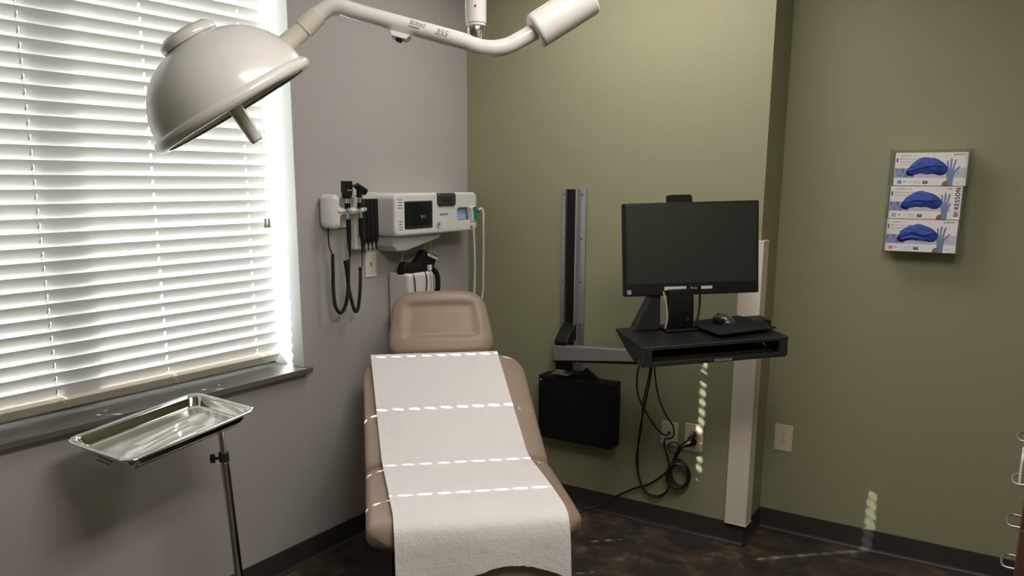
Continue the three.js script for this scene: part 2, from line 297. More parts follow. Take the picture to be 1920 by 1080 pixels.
{
  const ch = thing('exam_chair', 'tan vinyl examination chair with reclined back and headrest', 'chair', [CHAIR.x, 0, CHAIR.z], CHAIR.yaw);
  part('seat_cushion', pad({ path: [[-0.535, 0.628], [-0.45, 0.634], [-0.25, 0.635], [-0.05, 0.632], [0.03, 0.625], [0.075, 0.61]], hw: 0.345, th: 0.125, endA: 0.03, endB: 0.075, wrA: 0.02, wrB: 0.09 }), M.vinyl, ch);
  part('back_cushion', pad({ path: [[-0.485, 0.632], [-0.56, 0.668], [-0.751, 0.759], [-0.95, 0.858], [-1.054, 0.908], [-1.10, 0.926]], hw: 0.345, th: 0.11, endA: 0.035, endB: 0.05, wrA: 0.02, wrB: 0.13 }), M.vinyl, ch);
  const sm = (a, b, x) => { const t = Math.max(0, Math.min(1, (x - a) / (b - a))); return t * t * (3 - 2 * t); };
  const dish = (u, t, x) => 0.016 * (1 - sm(0.60, 0.80, Math.abs(u))) * sm(0.22, 0.34, t) * (1 - sm(0.72, 0.82, t));
  part('headrest', pad({ path: [[-1.075, 0.908], [-1.13, 0.985], [-1.22, 1.115], [-1.265, 1.18]], hw: 0.243, th: 0.095, endA: 0.045, endB: 0.05, wrA: 0.10, wrB: 0.09, taper: 0.17, dish, n: 2.8, stations: 64, around: 96 }), M.vinyl, ch);
  pieces('headrest_bracket', [bx(-0.10, 0.83, -1.19, -0.07, 0.98, -1.165), bx(0.07, 0.83, -1.19, 0.10, 0.98, -1.165)], M.chrome, ch);
  const leg = pad({ path: [[0.0, 0.0], [0.10, 0.0], [0.24, 0.0], [0.34, 0.0]], hw: 0.26, th: 0.07, endA: 0.035, endB: 0.04, wrA: 0.05, wrB: 0.06 });
  part('leg_rest', leg.rotateX(Math.PI / 2 - 0.06).translate(0, 0.545, 0.066), M.vinyl, ch);
  part('back_shell', ext(rrect(0.60, 0.52, 0.1), 0.03, 0.008, 2, 8).rotateX(-Math.PI / 2 + 0.5).translate(0, 0.662, -0.735), M.charcoal, ch);
  part('seat_frame', rb(0.54, 0.07, 0.50, 0.015, [0, 0.474, -0.24]), M.blackMetal, ch);
  part('lift_column', rb(0.30, 0.36, 0.34, 0.02, [0, 0.26, -0.30]), M.charcoal, ch);
  part('base_plate', rb(0.50, 0.08, 0.95, 0.03, [0, 0.04, -0.36]), M.blackMetal, ch);

  // disposable paper laid over back and seat, hanging over the front edge
  const nU = 40, pp = [[-1.070, 0.9198], [-1.054, 0.9128], [-0.95, 0.8628], [-0.751, 0.7638], [-0.56, 0.6726], [-0.515, 0.650], [-0.47, 0.6395], [-0.25, 0.6395], [-0.05, 0.6368], [0.03, 0.630], [0.07, 0.612], [0.0865, 0.575], [0.093, 0.50], [0.098, 0.40], [0.101, 0.31]];
  const cv = new THREE.CatmullRomCurve3(pp.map(([z, h]) => V(0, h, z)), false, 'centripetal'), nV = 150, pos = [], uv = [], idx = [], len = cv.getLength();
  const hangStart = 1 - 0.30 / len;
  for (let i = 0; i <= nV; i++) for (let j = 0; j <= nU; j++) {
    const u = j / nU * 2 - 1, t0 = i / nV;
    // torn lower edge: an arch right of the middle, longer at the sides
    const arch = 0.170 * Math.exp(-(((u - 0.30) / 1.2) ** 2) * 1.2) + 0.004 * (vnoise(GRID, 64, j * 0.9, 3) - 0.5), tEnd = 1 - arch / len;
    const t = t0 < hangStart ? t0 : hangStart + (t0 - hangStart) * (tEnd - hangStart) / (1 - hangStart);
    const p = cv.getPointAt(Math.max(0, Math.min(1, t))), s = Math.max(0, -p.z), hang = Math.max(0, (t - hangStart) / (1 - hangStart));
    const wc = 0.012 - 0.0475 * s, w = 0.2725;
    const rip = hang * (0.008 * Math.sin(u * 5 + 1) + 0.010 * (fbm(u * 0.35 + 0.5, t * 1.6, 8, 3) - 0.5)), side = hang * 0.012 * u * u;
    pos.push(wc + u * w + hang * 0.004, p.y, p.z + Math.max(-0.001, rip + 0.004 * hang) + side); uv.push(u * w, t * len);
  }
  const N = nU + 1; for (let i = 0; i < nV; i++) for (let j = 0; j < nU; j++) { const a = i * N + j, b = a + N; idx.push(a, b, a + 1, a + 1, b, b + 1); }
  const g = new THREE.BufferGeometry(); g.setAttribute('position', new THREE.Float32BufferAttribute(pos, 3)); g.setAttribute('uv', new THREE.Float32BufferAttribute(uv, 2)); g.setIndex(idx); g.computeVertexNormals();
  const pm = solo('exam_paper', g, M.paper, 'white disposable paper sheet draped down the tan examination chair', 'paper sheet');
  pm.position.set(CHAIR.x, 0, CHAIR.z); pm.rotation.y = CHAIR.yaw;
}

// ------------------------------------------------------------------ surgical lamp hung from the ceiling
{
  const post = V(1.441, CEIL, 1.958), t = thing('surgical_lamp', 'white ceiling-hung surgical lamp with domed head and bent arm', 'lamp', [post.x, CEIL, post.z]);
  const rel = (x, y, z) => V(x - post.x, y - CEIL, z - post.z);
  part('ceiling_canopy', lathe([[0, 0], [0.08, 0], [0.08, -0.02], [0.05, -0.04], [0, -0.04]], 32), M.lampWhite, t);
  part('post', [cyl(0.0243, 0.0243, 0.733, [0, -0.3715, 0], 32), cyl(0.0225, 0.0225, 0.006, [0, -0.741, 0], 32)], M.lampWhite, t);
  part('post_screw', cyl(0.0018, 0.0018, 0.004, [0.0136, -0.705, 0.0205], 8, [Math.PI / 2, 0.58, 0]), M.blackMetal, t);
  part('ball_joint', lathe([[0.012, 0.03], [0.017, 0.02], [0.0195, 0.006], [0.0195, -0.006], [0.017, -0.018], [0.013, -0.026], [0.012, -0.03]], 28).translate(0, -0.760, 0), M.chrome, t);
  part('arm_socket', lathe([[0.011, 0.012], [0.013, 0.0], [0.020, -0.014], [0.02, -0.02]], 24).translate(0.002, -0.779, -0.002), M.lampWhite, t);
  const P = [[1.038, 1.905, 2.243], [1.092, 1.958, 2.196], [1.125, 2.002, 2.165], [1.141, 2.021, 2.15], [1.158, 2.034, 2.136], [1.179, 2.0365, 2.122], [1.205, 2.0275, 2.107], [1.424, 1.960, 1.981], [1.457, 1.9475, 1.963], [1.483, 1.9445, 1.949], [1.51, 1.951, 1.929], [1.53, 1.9635, 1.914], [1.565, 1.988, 1.885]].map((p) => rel(...p));
  part('arm', tube(P, 0.0185, 160, 20), M.lampWhite, t);
  const cDir = P[2].clone().sub(P[1]).normalize();
  part('collar', between(P[2].clone().addScaledVector(cDir, -0.022), P[2].clone().addScaledVector(cDir, 0.024), 0.0232, 0.0232, 32), M.lampCream, t);
  part('neck', between(P[0].clone().addScaledVector(cDir, -0.02), P[2].clone().addScaledVector(cDir, -0.022), 0.0215, 0.0215, 32), M.lampCream, t);
  const w0 = rel(1.557, 1.981, 1.892), w1 = rel(1.657, 2.063, 1.806), wd = w1.clone().sub(w0).normalize();
  const cwg = lathe([[0, 0], [0.034, 0], [0.0395, 0.005], [0.0405, 0.012], [0.0405, 0.148], [0.039, 0.153], [0, 0.153]], 40); cwg.applyQuaternion(new THREE.Quaternion().setFromUnitVectors(V(0, 1, 0), wd)); cwg.translate(w0.x, w0.y, w0.z);
  part('counterweight', cwg, M.lampWhite, t);
  const sw = rel(1.305, 1.975, 2.062), ad = P[7].clone().sub(P[6]).normalize(), q = new THREE.Quaternion().setFromRotationMatrix(new THREE.Matrix4().makeBasis(ad, V(0, 0, 0).crossVectors(V(0.5308, 0.2013, 0.8233).cross(ad).normalize(), V(0, 0, 0)).set(...V(0.5308, 0.2013, 0.8233).cross(ad).normalize().toArray()), V(0, 0, 0).copy(ad).cross(V(0.5308, 0.2013, 0.8233).cross(ad).normalize())));
  const pod = ext(poly([[-0.024, 0.0], [0.024, 0.0], [0.017, -0.012], [-0.017, -0.012]]), 0.026, 0.002).translate(0, 0, -0.013).applyQuaternion(q).translate(sw.x, sw.y, sw.z);
  const podM = part('switch_pod', pod, M.lampWhite, t);
  part('rocker_switch', rb(0.014, 0.008, 0.012, 0.002, [0, -0.014, 0]).applyQuaternion(q).translate(sw.x, sw.y, sw.z), M.blackPlastic, podM);
  // dome: local +y is the back of the lamp, rim at y = 0
  const R = 0.196, down = V(0.3145, -0.8512, -0.4195).normalize(), dome = new THREE.Group(); dome.name = 'lamp_head';
  const rimC = rel(1.041, 1.812, 2.327); dome.position.copy(rimC); dome.quaternion.setFromUnitVectors(V(0, 1, 0), down.clone().negate()); t.add(dome);
  const prof = []; for (let i = 0; i <= 26; i++) { const a = i / 26 * Math.PI / 2; prof.push([(R - 0.012) * Math.pow(Math.cos(a), 0.86), 0.155 * Math.pow(Math.sin(a), 1.0)]); } prof[26][0] = 0;
  part('dome_shell', lathe(prof, 72), M.lampWhite, dome);
  const rim = []; for (let i = 0; i <= 20; i++) { const a = i / 20 * 2 * Math.PI; rim.push([R - 0.013 + 0.013 * Math.cos(a), -0.001 + 0.0135 * Math.sin(a)]); }
  part('rim', lathe(rim, 72), M.lampWhite, dome);
  part('inner_shield', lathe([[0.172, -0.013], [0.175, -0.004], [0.16, 0.02], [0.1, 0.06], [0.0, 0.075]], 48), M.reflector, dome);
  part('handle', [lathe([[0.0175, 0.075], [0.0170, -0.01], [0.0150, -0.086], [0.012, -0.092], [0, -0.092]], 24)], M.lampWhite, dome);
  const cap = part('vent_cap', lathe([[0.061, 0.120], [0.062, 0.150], [0.0645, 0.152], [0.0655, 0.157], [0.064, 0.166], [0.052, 0.175], [0, 0.179]], 48), M.lampWhite, dome);
  part('cap_seam', lathe([[0.0625, 0.1495], [0.063, 0.151], [0.0625, 0.1525]], 48), M.charcoal, cap);
  part('indicator', rb(0.009, 0.009, 0.003, 0.001, [0.038, 0.1375, 0.0495]), std({ color: C(0.55, 0.30, 0.06), roughness: 0.5 }), cap, 'small orange mark');
  // lettering on the arm
  const axis = ad.clone(), side = V(0.5308, 0.2013, 0.8233).addScaledVector(axis, -V(0.5308, 0.2013, 0.8233).dot(axis)).normalize(), upv = side.clone().cross(axis).normalize();
  const curved = (at, w, h, mat, name) => {
    const g = new THREE.CylinderGeometry(0.0188, 0.0188, w, 14, 1, true, -h / 0.0188 / 2, h / 0.0188);   // height along local y, centred on +z
    const u = g.attributes.uv, p = g.attributes.position;
    for (let i = 0; i < p.count; i++) { const ang = Math.atan2(p.getX(i), p.getZ(i)); u.setXY(i, p.getY(i) / w + 0.5, 0.5 - ang * 0.0188 / h); }
    // local y -> arm axis, local z -> toward the room, local x -> down
    g.applyMatrix4(new THREE.Matrix4().makeBasis(axis.clone().cross(side), axis, side)); g.translate(at.x, at.y, at.z); part(name, g, mat, t);
  };
  const onArm = (f) => P[6].clone().lerp(P[7], f);
  curved(onArm(0.585), 0.040, 0.030, inkMat(256, 192, C(0.03, 0.03, 0.03), (c) => { c.font = '96px serif'; c.fillText('Ritter', 6, 96, 244); c.font = 'bold 26px sans-serif'; c.fillText('by MIDMARK', 6, 136, 200); }), 'lettering');
  curved(onArm(0.80), 0.036, 0.024, inkMat(256, 170, C(0.03, 0.03, 0.03), (c) => { c.font = 'italic 128px serif'; c.fillText('355', 24, 128, 210); }), 'lettering');
}

// ------------------------------------------------------------------ instrument stand with steel tray
{
  const m = new THREE.Matrix4().makeRotationFromEuler(new THREE.Euler(5.6 * DEG, 1.0 * DEG, -2.6 * DEG, 'YXZ')).setPosition(0.297, 0.887, 2.061);
  const foot = V(0.105, -0.90, -0.125).applyMatrix4(m); foot.y = 0;
  const st = thing('instrument_stand', 'chrome instrument stand leaning slightly under the steel tray', 'stand', [foot.x, 0, foot.z]);
  const loc = (x, y, z) => V(x, y, z).applyMatrix4(m).sub(foot);
  part('pole', [between(loc(0.105, -0.93, -0.125), loc(0.105, -0.16, -0.125), 0.0145, 0.0145, 24)], M.chrome, st);
  part('inner_pole', between(loc(0.105, -0.2, -0.125), loc(0.105, -0.049, -0.125), 0.0105, 0.0105, 20), M.chrome, st);
  part('clamp_collar', between(loc(0.105, -0.155, -0.125), loc(0.105, -0.125, -0.125), 0.0165, 0.0165, 20), M.charcoal, st);
  const kn = []; for (let i = 0; i < 12; i++) { const a = i / 12 * 2 * Math.PI, r = i % 2 ? 0.0155 : 0.0115; kn.push([r * Math.cos(a), r * Math.sin(a)]); }
  const kp = loc(0.082, -0.142, -0.098), kdir = V(-0.65, 0, 0.76);
  part('clamp_knob', [ext(poly(kn), 0.016, 0.002).translate(0, 0, -0.008).applyQuaternion(new THREE.Quaternion().setFromUnitVectors(V(0, 0, 1), kdir)).translate(kp.x, kp.y, kp.z), between(kp, kp.clone().addScaledVector(kdir, -0.03), 0.005)], M.blackPlastic, st);
  const ring = [[-0.105, -0.0475, -0.185], [0.105, -0.0475, -0.185], [0.105, -0.0475, 0.185], [-0.105, -0.0475, 0.185]].map((p) => loc(...p));
  part('tray_frame', [between(ring[0], ring[1], 0.006), between(ring[1], ring[2], 0.006), between(ring[2], ring[3], 0.006), between(ring[3], ring[0], 0.006), between(loc(-0.105, -0.0475, -0.125), loc(0.105, -0.0475, -0.125), 0.006), between(loc(-0.05, -0.048, 0.205), loc(-0.02, -0.07, 0.183), 0.012, 0.009)], M.chrome, st);
  const ft = V(0, 0, 0); const legs = [[0.30, 0.0], [-0.10, 0.26], [-0.10, -0.26], [0.30, 0.30]];
  const o = loc(0.105, -0.905, -0.125);
  for (const [dx, dz] of [[0.16, 0.30], [-0.0, 0.36], [0.17, -0.02], [-0.01, -0.08]]) {
    const leg = part('leg', between(V(0.0, 0.085, 0.0), V(dx, 0.065, dz), 0.012, 0.010), M.chrome, st);
    part('caster', [cyl(0.028, 0.028, 0.02, [dx, 0.028, dz], 20, [0, 0, Math.PI / 2]), cyl(0.008, 0.008, 0.03, [dx, 0.058, dz], 12)], M.blackPlastic, leg);
  }
  // tray
  const W = 0.32, L = 0.486, tr = thing('instrument_tray', 'shiny stainless steel tray on the instrument stand below the window', 'tray', [0.297, 0.887, 2.061]);
  tr.quaternion.setFromRotationMatrix(m);
  const ringAt = (w, l, r, y, n = 10) => { const pts = []; for (const [sx, sz, a0] of [[1, 1, 0], [-1, 1, 1], [-1, -1, 2], [1, -1, 3]]) for (let i = 0; i <= n; i++) { const a = (a0 + i / n) * Math.PI / 2; pts.push([sx * (w / 2 - r) + r * Math.cos(a), y, sz * (l / 2 - r) + r * Math.sin(a)]); } return pts; };
  const prof = [[0, -0.004, 0.040], [0, 0.001, 0.040], [0.006, 0.0025, 0.037], [0.014, 0.001, 0.034], [0.018, -0.006, 0.032], [0.028, -0.030, 0.032], [0.032, -0.0355, 0.034], [0.040, -0.038, 0.036], [0.1, -0.0385, 0.02], [0.158, -0.039, 0.001]];
  const under = prof.slice(1).map(([o2, y, r]) => [o2 + 0.0012, y - 0.0018, r]).reverse();
  const mk = (pr) => {
    const pos = [], idx = []; let N = 0;
    pr.forEach(([off, y, r]) => { const p = ringAt(W - 2 * off, L - 2 * off, Math.max(0.0008, r), y); N = p.length; p.forEach((q) => pos.push(...q)); });
    for (let i = 0; i < pr.length - 1; i++) for (let j = 0; j < N; j++) { const a = i * N + j, b = i * N + (j + 1) % N, c2 = a + N, d = b + N; idx.push(a, b, c2, b, d, c2); }
    const last = (pr.length - 1) * N, first = 0; return { pos, idx, N, last };
  };
  const a = mk(prof.concat(under)), g = new THREE.BufferGeometry();
  g.setAttribute('position', new THREE.Float32BufferAttribute(a.pos, 3)); g.setIndex(a.idx); g.computeVertexNormals();
  g.setAttribute('uv', new THREE.Float32BufferAttribute(new Float32Array(a.pos.length / 3 * 2), 2));
  part('pan', g, M.steel, tr);
}

// ------------------------------------------------------------------ wall diagnostic station (local x runs toward the corner, z out of the grey wall)
const onLeft = (name, label, cat, y, z, group) => thing(name, label, cat, [0, y, z], Math.PI / 2, group);
{
  // instrument holder
  const h = onLeft('instrument_holder', 'white wall holder cradling the two black scopes', 'holder', 1.52, 0.995);
  const body = rb(0.16, 0.142, 0.10, 0.026, [0, 0, 0.05], 5);
  const up = rb(0.34, 0.044, 0.17, 0.018, [0.118, 0.037, 0.112], 4), lo = rb(0.34, 0.09, 0.17, 0.02, [0.118, -0.055, 0.112], 4);
  part('body', cut(body, up, lo), M.white, h);
  part('cradle_bar', rb(0.162, 0.017, 0.080, 0.007, [0.018, 0.004, 0.068]), M.white, h);
  part('cradle_clip', [rb(0.022, 0.014, 0.020, 0.005, [-0.010, 0.005, 0.113]), rb(0.016, 0.016, 0.018, 0.005, [0.095, 0.006, 0.104])], M.blue, h);
  // specula dispenser
  const sd = onLeft('specula_dispenser', 'dispenser with four black columns of ear specula between the white wall units', 'dispenser', 1.47, 0.85);
  part('back_plate', rb(0.128, 0.24, 0.05, 0.01, [0.002, 0.0, 0.03]), M.white, sd);
  part('label_strip', rb(0.09, 0.03, 0.012, 0.003, [0.008, 0.113, 0.075]), M.label, sd);
  for (let i = 0; i < 4; i++) part('specula_column', lathe([[0, -0.125], [0.0022, -0.125], [0.0035, -0.10], [0.0085, -0.085], [0.0105, -0.075], [0.0123, -0.07], [0.0123, 0.098], [0, 0.098]], 18).translate(-0.030 + i * 0.0255, 0.0, 0.078), M.blackPlastic, sd);
  part('clear_cover', bx(-0.045, -0.075, 0.0895, -0.041, 0.1, 0.093), M.clear, sd);
  // ophthalmoscope and otoscope with coiled cords
  const cordPath = (x0, pts) => pts;
  const op = onLeft('ophthalmoscope', 'black ophthalmoscope with flat head hanging in the white holder', 'scope', 1.52, 0.965, 'diagnostic scopes');
  const mk = (x, z, g) => g.translate(x, 0, z);
  part('head', [ext(poly([[-0.021, 0.040], [0.021, 0.040], [0.0225, 0.0], [0.015, -0.022], [0.010, -0.032], [-0.010, -0.032], [-0.015, -0.022], [-0.0225, 0.0]]), 0.03, 0.004).translate(-0.048, 0.085, 0.098)], M.blackPlastic, op);
  part('head_lettering', new THREE.PlaneGeometry(0.034, 0.010).translate(-0.046, 0.088, 0.1284), inkMat(256, 80, C(0.5, 0.5, 0.5), (c) => { c.font = 'bold 58px sans-serif'; c.fillText('WelchAllyn', 4, 60, 248); }), op);
  pieces('collar', [cyl(0.0095, 0.0095, 0.022, [-0.046, 0.045, 0.112]), cyl(0.0085, 0.0085, 0.03, [-0.045, -0.018, 0.112])], M.chrome, op);
  pieces('handle', [cyl(0.0115, 0.0125, 0.02, [-0.046, 0.024, 0.112]), cyl(0.0105, 0.0095, 0.085, [-0.044, -0.074, 0.112]), cyl(0.0075, 0.0035, 0.075, [-0.042, -0.153, 0.112])], M.blackSoft, op);
  const ot = onLeft('otoscope', 'black otoscope with angled cylindrical head hanging in the white holder', 'scope', 1.52, 0.965, 'diagnostic scopes');
  part('head', [between(V(0.012, 0.105, 0.112), V(0.062, 0.080, 0.112), 0.0135, 0.0155, 24), between(V(-0.012, 0.105, 0.112), V(0.014, 0.104, 0.112), 0.003, 0.011, 20), cyl(0.012, 0.012, 0.03, [0.026, 0.072, 0.112])], M.blackPlastic, ot);
  pieces('collar', [cyl(0.0095, 0.0095, 0.02, [0.028, 0.046, 0.112]), cyl(0.0085, 0.0085, 0.03, [0.030, -0.016, 0.112])], M.chrome, ot);
  pieces('handle', [cyl(0.0115, 0.0125, 0.02, [0.028, 0.024, 0.112]), cyl(0.0105, 0.0095, 0.08, [0.031, -0.07, 0.112]), cyl(0.0075, 0.0035, 0.07, [0.034, -0.145, 0.112])], M.blackSoft, ot);
  pieces('cord_lead', [tube([[-0.042, -0.185, 0.112], [-0.038, -0.20, 0.105], [-0.030, -0.208, 0.09]], 0.0022, 12, 6), tube([[-0.112, -0.065, 0.06], [-0.112, -0.11, 0.06], [-0.108, -0.15, 0.06], [-0.098, -0.178, 0.066]], 0.0032, 16, 6)], M.rubber, op);
  part('coiled_cord', coil([[-0.098, -0.178, 0.066], [-0.100, -0.26, 0.066], [-0.101, -0.34, 0.066], [-0.092, -0.405, 0.068], [-0.068, -0.43, 0.07], [-0.042, -0.405, 0.074], [-0.030, -0.34, 0.08], [-0.028, -0.27, 0.085], [-0.030, -0.205, 0.09]], 0.0062, 0.0023, 0.0046), M.rubber, op);
  part('cord_lead', [tube([[0.034, -0.178, 0.112], [0.036, -0.215, 0.108], [0.043, -0.238, 0.098], [0.046, -0.246, 0.09]], 0.0022, 14, 6)], M.rubber, ot);
  part('coiled_cord', coil([[0.043, -0.243, 0.088], [0.044, -0.31, 0.085], [0.040, -0.38, 0.08], [0.030, -0.43, 0.076], [0.020, -0.436, 0.074], [0.006, -0.40, 0.07], [-0.008, -0.33, 0.066], [-0.016, -0.24, 0.062], [-0.018, -0.21, 0.058]], 0.0062, 0.0023, 0.0046), M.rubber, ot);

  // vital signs monitor
  const v = onLeft('vital_signs_monitor', 'white wall vital signs monitor with small dark screen', 'monitor', 1.497, 0.435);
  const shell = ext(rrect(0.63, 0.19, 0.028), 0.145, 0.012, 3, 8);
  const hole = rb(0.185, 0.062, 0.09, 0.02, [0.235, -0.008, 0.145], 4), notch = rb(0.145, 0.07, 0.05, 0.014, [0.06, 0.068, 0.145], 4), scr = rb(0.205, 0.128, 0.012, 0.002, [-0.148, -0.004, 0.145], 1);
  const vents = []; for (const y of [0.048, -0.048]) for (let i = 0; i < 4; i++) vents.push(rb(0.03, 0.0035, 0.02, 0.001, [-0.278, y - 0.018 + i * 0.012, 0.145], 1));
  part('housing', cut(shell, hole, notch, scr, ...vents), M.white, v);
  part('vent_backing', bx(-0.296, -0.07, 0.125, -0.26, 0.07, 0.133), M.charcoal, v);
  part('screen', rb(0.196, 0.12, 0.006, 0.001, [-0.148, -0.004, 0.1425], 1), printMat(512, 320, (c, w, h2) => { c.fillStyle = '#161b1a'; c.fillRect(0, 0, w, h2); c.fillStyle = '#8d9492'; c.font = '40px sans-serif'; c.fillStyle = '#4f5957'; c.fillText('- - -', 290, 92); c.font = '54px sans-serif'; c.fillStyle = '#98a09d'; c.fillText('98.6', 284, 200); c.fillStyle = '#37413f'; for (let i = 0; i < 5; i++) c.fillRect(20 + i * 98, 292, 70, 14); c.fillStyle = '#2a3331'; c.fillRect(0, 92, 120, 3); }, 0.15), v);
  const pw = part('printer_window', rb(0.138, 0.062, 0.045, 0.012, [0.06, 0.062, 0.1335]), M.darkGrey, v);
  part('printer_inner', [rb(0.05, 0.018, 0.006, 0.002, [0.035, 0.064, 0.156]), rb(0.022, 0.03, 0.006, 0.002, [0.08, 0.058, 0.156])], M.charcoal, pw);
  part('power_button', cyl(0.0145, 0.0145, 0.008, [-0.006, -0.052, 0.146], 24, [Math.PI / 2, 0, 0]), M.blue, v);
  part('power_mark', bx(-0.012, -0.055, 0.150, -0.003, -0.049, 0.1508), M.charcoal, v);
  part('lettering', new THREE.PlaneGeometry(0.082, 0.016).translate(0.045, -0.006, 0.1456), inkMat(512, 100, C(0.08, 0.085, 0.08), (c) => { c.font = 'bold 80px sans-serif'; c.fillText('WelchAllyn', 6, 80, 500); }), v);
  part('probe_recess', rb(0.183, 0.06, 0.02, 0.008, [0.235, -0.008, 0.112]), M.blue, v);
  const pr = part('probe_well', ext(poly([[-0.018, 0.036], [0.022, 0.036], [0.022, -0.036], [-0.018, -0.036]]), 0.03, 0.003).rotateZ(0.22).translate(0.262, -0.010, 0.135), M.white, v, 'white probe well');
  part('probe_stripe', rb(0.026, 0.066, 0.004, 0.001).rotateZ(0.22).translate(0.268, -0.008, 0.1665), M.greenPlastic, pr);
  part('probe_collar', between(V(0.278, -0.006, 0.152), V(0.300, 0.004, 0.162), 0.012, 0.010), std({ color: C(0.02, 0.04, 0.25), roughness: 0.4 }), pr);
  part('probe_head', [tube([[0.298, 0.003, 0.16], [0.316, 0.014, 0.168], [0.326, 0.004, 0.172], [0.328, -0.035, 0.174], [0.328, -0.06, 0.174]], 0.0058, 30, 10), rb(0.024, 0.02, 0.02, 0.004, [0.262, -0.062, 0.155])], M.white, v);
  part('coiled_cord', coil([[0.262, -0.072, 0.160], [0.258, -0.11, 0.165], [0.256, -0.2, 0.17], [0.256, -0.32, 0.17], [0.258, -0.42, 0.165], [0.270, -0.475, 0.16], [0.292, -0.49, 0.16], [0.312, -0.47, 0.165], [0.327, -0.41, 0.17], [0.329, -0.3, 0.172], [0.329, -0.2, 0.174], [0.328, -0.06, 0.174]], 0.0042, 0.0017, 0.0038), M.white, v);
  part('lower_bracket', ext(poly([[-0.285, -0.09], [0.06, -0.09], [0.045, -0.118], [-0.20, -0.165], [-0.27, -0.165], [-0.30, -0.14]]), 0.115, 0.006).translate(0, 0, 0.002), M.whiteGrey, v, 'grey bracket under the monitor');
  pieces('air_hose', [tube([[0.085, -0.09, 0.05], [0.085, -0.2, 0.045], [0.085, -0.33, 0.045], [0.07, -0.38, 0.06], [0.05, -0.36, 0.09]], 0.0035, 40, 6), tube([[-0.16, -0.16, 0.06], [-0.165, -0.20, 0.055], [-0.19, -0.24, 0.06]], 0.003, 16, 6)], M.whiteGrey, v);
}
// blood pressure cuff in its wall basket
{
  const b = onLeft('cuff_basket', 'white wall basket holding the black blood pressure cuff', 'basket', 1.10, 0.553);
  const outer = rb(0.19, 0.26, 0.13, 0.02, [0, 0, 0.066], 4), inner = rb(0.175, 0.26, 0.115, 0.016, [0, 0.02, 0.066], 4);
  part('tub', cut(outer, inner), M.white, b);
  const q = onLeft('blood_pressure_cuff', 'black blood pressure cuff folded into the white wall basket', 'cuff', 1.23, 0.545);
  const wrap = new THREE.Shape(); wrap.moveTo(-0.105, -0.01); wrap.bezierCurveTo(-0.11, 0.03, -0.085, 0.055, -0.06, 0.045); wrap.bezierCurveTo(-0.04, 0.03, -0.02, 0.03, 0.02, 0.04); wrap.lineTo(0.085, 0.09); wrap.lineTo(0.19, 0.055); wrap.lineTo(0.14, -0.02); wrap.lineTo(0.07, -0.07); wrap.lineTo(-0.06, -0.05); wrap.closePath();
  part('wrap', ext(wrap, 0.05, 0.012, 3, 10).rotateY(0.12).translate(0, 0, 0.045), M.blackSoft, q);
  part('fold', ext(rrect(0.14, 0.06, 0.025), 0.03, 0.01, 3).rotateZ(-0.1).translate(-0.015, 0.0, 0.088), M.blackSoft, q);
  part('strap', tube([[0.085, 0.02, 0.10], [0.112, -0.02, 0.125], [0.116, -0.07, 0.13], [0.110, -0.12, 0.128]], 0.012, 24, 8), M.blackSoft, q);
  part('size_label', [rb(0.098, 0.014, 0.002, 0.0005).rotateZ(-0.32).rotateY(0.12).translate(0.139, 0.056, 0.0825)], printMat(256, 36, (c, w, h2) => { c.fillStyle = '#d9d6d2'; c.fillRect(0, 0, w, h2); c.fillStyle = '#222'; c.font = 'bold 24px sans-serif'; c.fillText('◄ ADULT ►', 40, 27); }), q, 'white label strip');
  part('hose_connector', [rb(0.022, 0.026, 0.016, 0.004, [0.058, 0.012, 0.125]), tube([[0.058, 0.0, 0.13], [0.057, -0.05, 0.142], [0.058, -0.15, 0.140]], 0.003, 18, 6)], M.white, q);
  pieces('hose', [tube([[-0.065, 0.0, 0.12], [-0.07, -0.03, 0.138], [-0.068, -0.09, 0.141], [-0.058, -0.14, 0.139]], 0.0028, 20, 6), tube([[0.022, 0.0, 0.125], [0.020, -0.04, 0.139], [0.012, -0.09, 0.141], [0.002, -0.14, 0.139]], 0.0028, 20, 6)], M.rubber, q);
}

// ------------------------------------------------------------------ wall plates
function wallPlate(name, label, cat, pos, turn, kind, w = 0.083, h = 0.128) {
  const t = thing(name, label, cat, pos, turn);
  part('cover', ext(rrect(w, h, 0.004), 0.006, 0.002), kind === 'blank' ? M.cream : M.ivory, t);
  const scr = (y) => cyl(0.003, 0.003, 0.0015, [0, y, 0.0065], 10, [Math.PI / 2, 0, 0]);
  if (kind === 'duplex') {
    for (const y of [0.0195, -0.0195]) {
      const s = part('socket', ext((() => { const c = new THREE.Shape(); c.absarc(0, 0, 0.0172, 0, Math.PI * 2); return c; })(), 0.003, 0.0008).scale(1, 0.84, 1).translate(0, y, 0.0052), M.ivory, t);
      part('slot', [bx(-0.0075, y - 0.001, 0.008, -0.0055, y + 0.008, 0.0088), bx(0.0055, y, 0.008, 0.0075, y + 0.007, 0.0088), cyl(0.0025, 0.0025, 0.001, [0, y - 0.008, 0.0084], 10, [Math.PI / 2, 0, 0])], M.ivoryDark, s);
    }
    part('screw', scr(0), M.ivoryDark, t);
  } else if (kind === 'data') {
    part('insert', rb(0.046, 0.07, 0.006, 0.002, [0, 0, 0.005]), M.cream, t);
    part('label_window', [rb(0.04, 0.01, 0.002, 0.0005, [0, 0.030, 0.0085]), rb(0.04, 0.01, 0.002, 0.0005, [0, -0.038, 0.0085])], M.label, t);
    part('jack', [rb(0.014, 0.012, 0.003, 0.0005, [0, 0.004, 0.0085])], std({ color: C(0.03, 0.03, 0.12), roughness: 0.5 }), t, 'blue network plug socket');
  } else {
    part('slot', bx(-0.003, -0.010, 0.0058, 0.003, 0.010, 0.0068), M.ivoryDark, t);
    pieces('screw', [scr(0.042), scr(-0.042)], M.label, t);
  }
  return t;
}
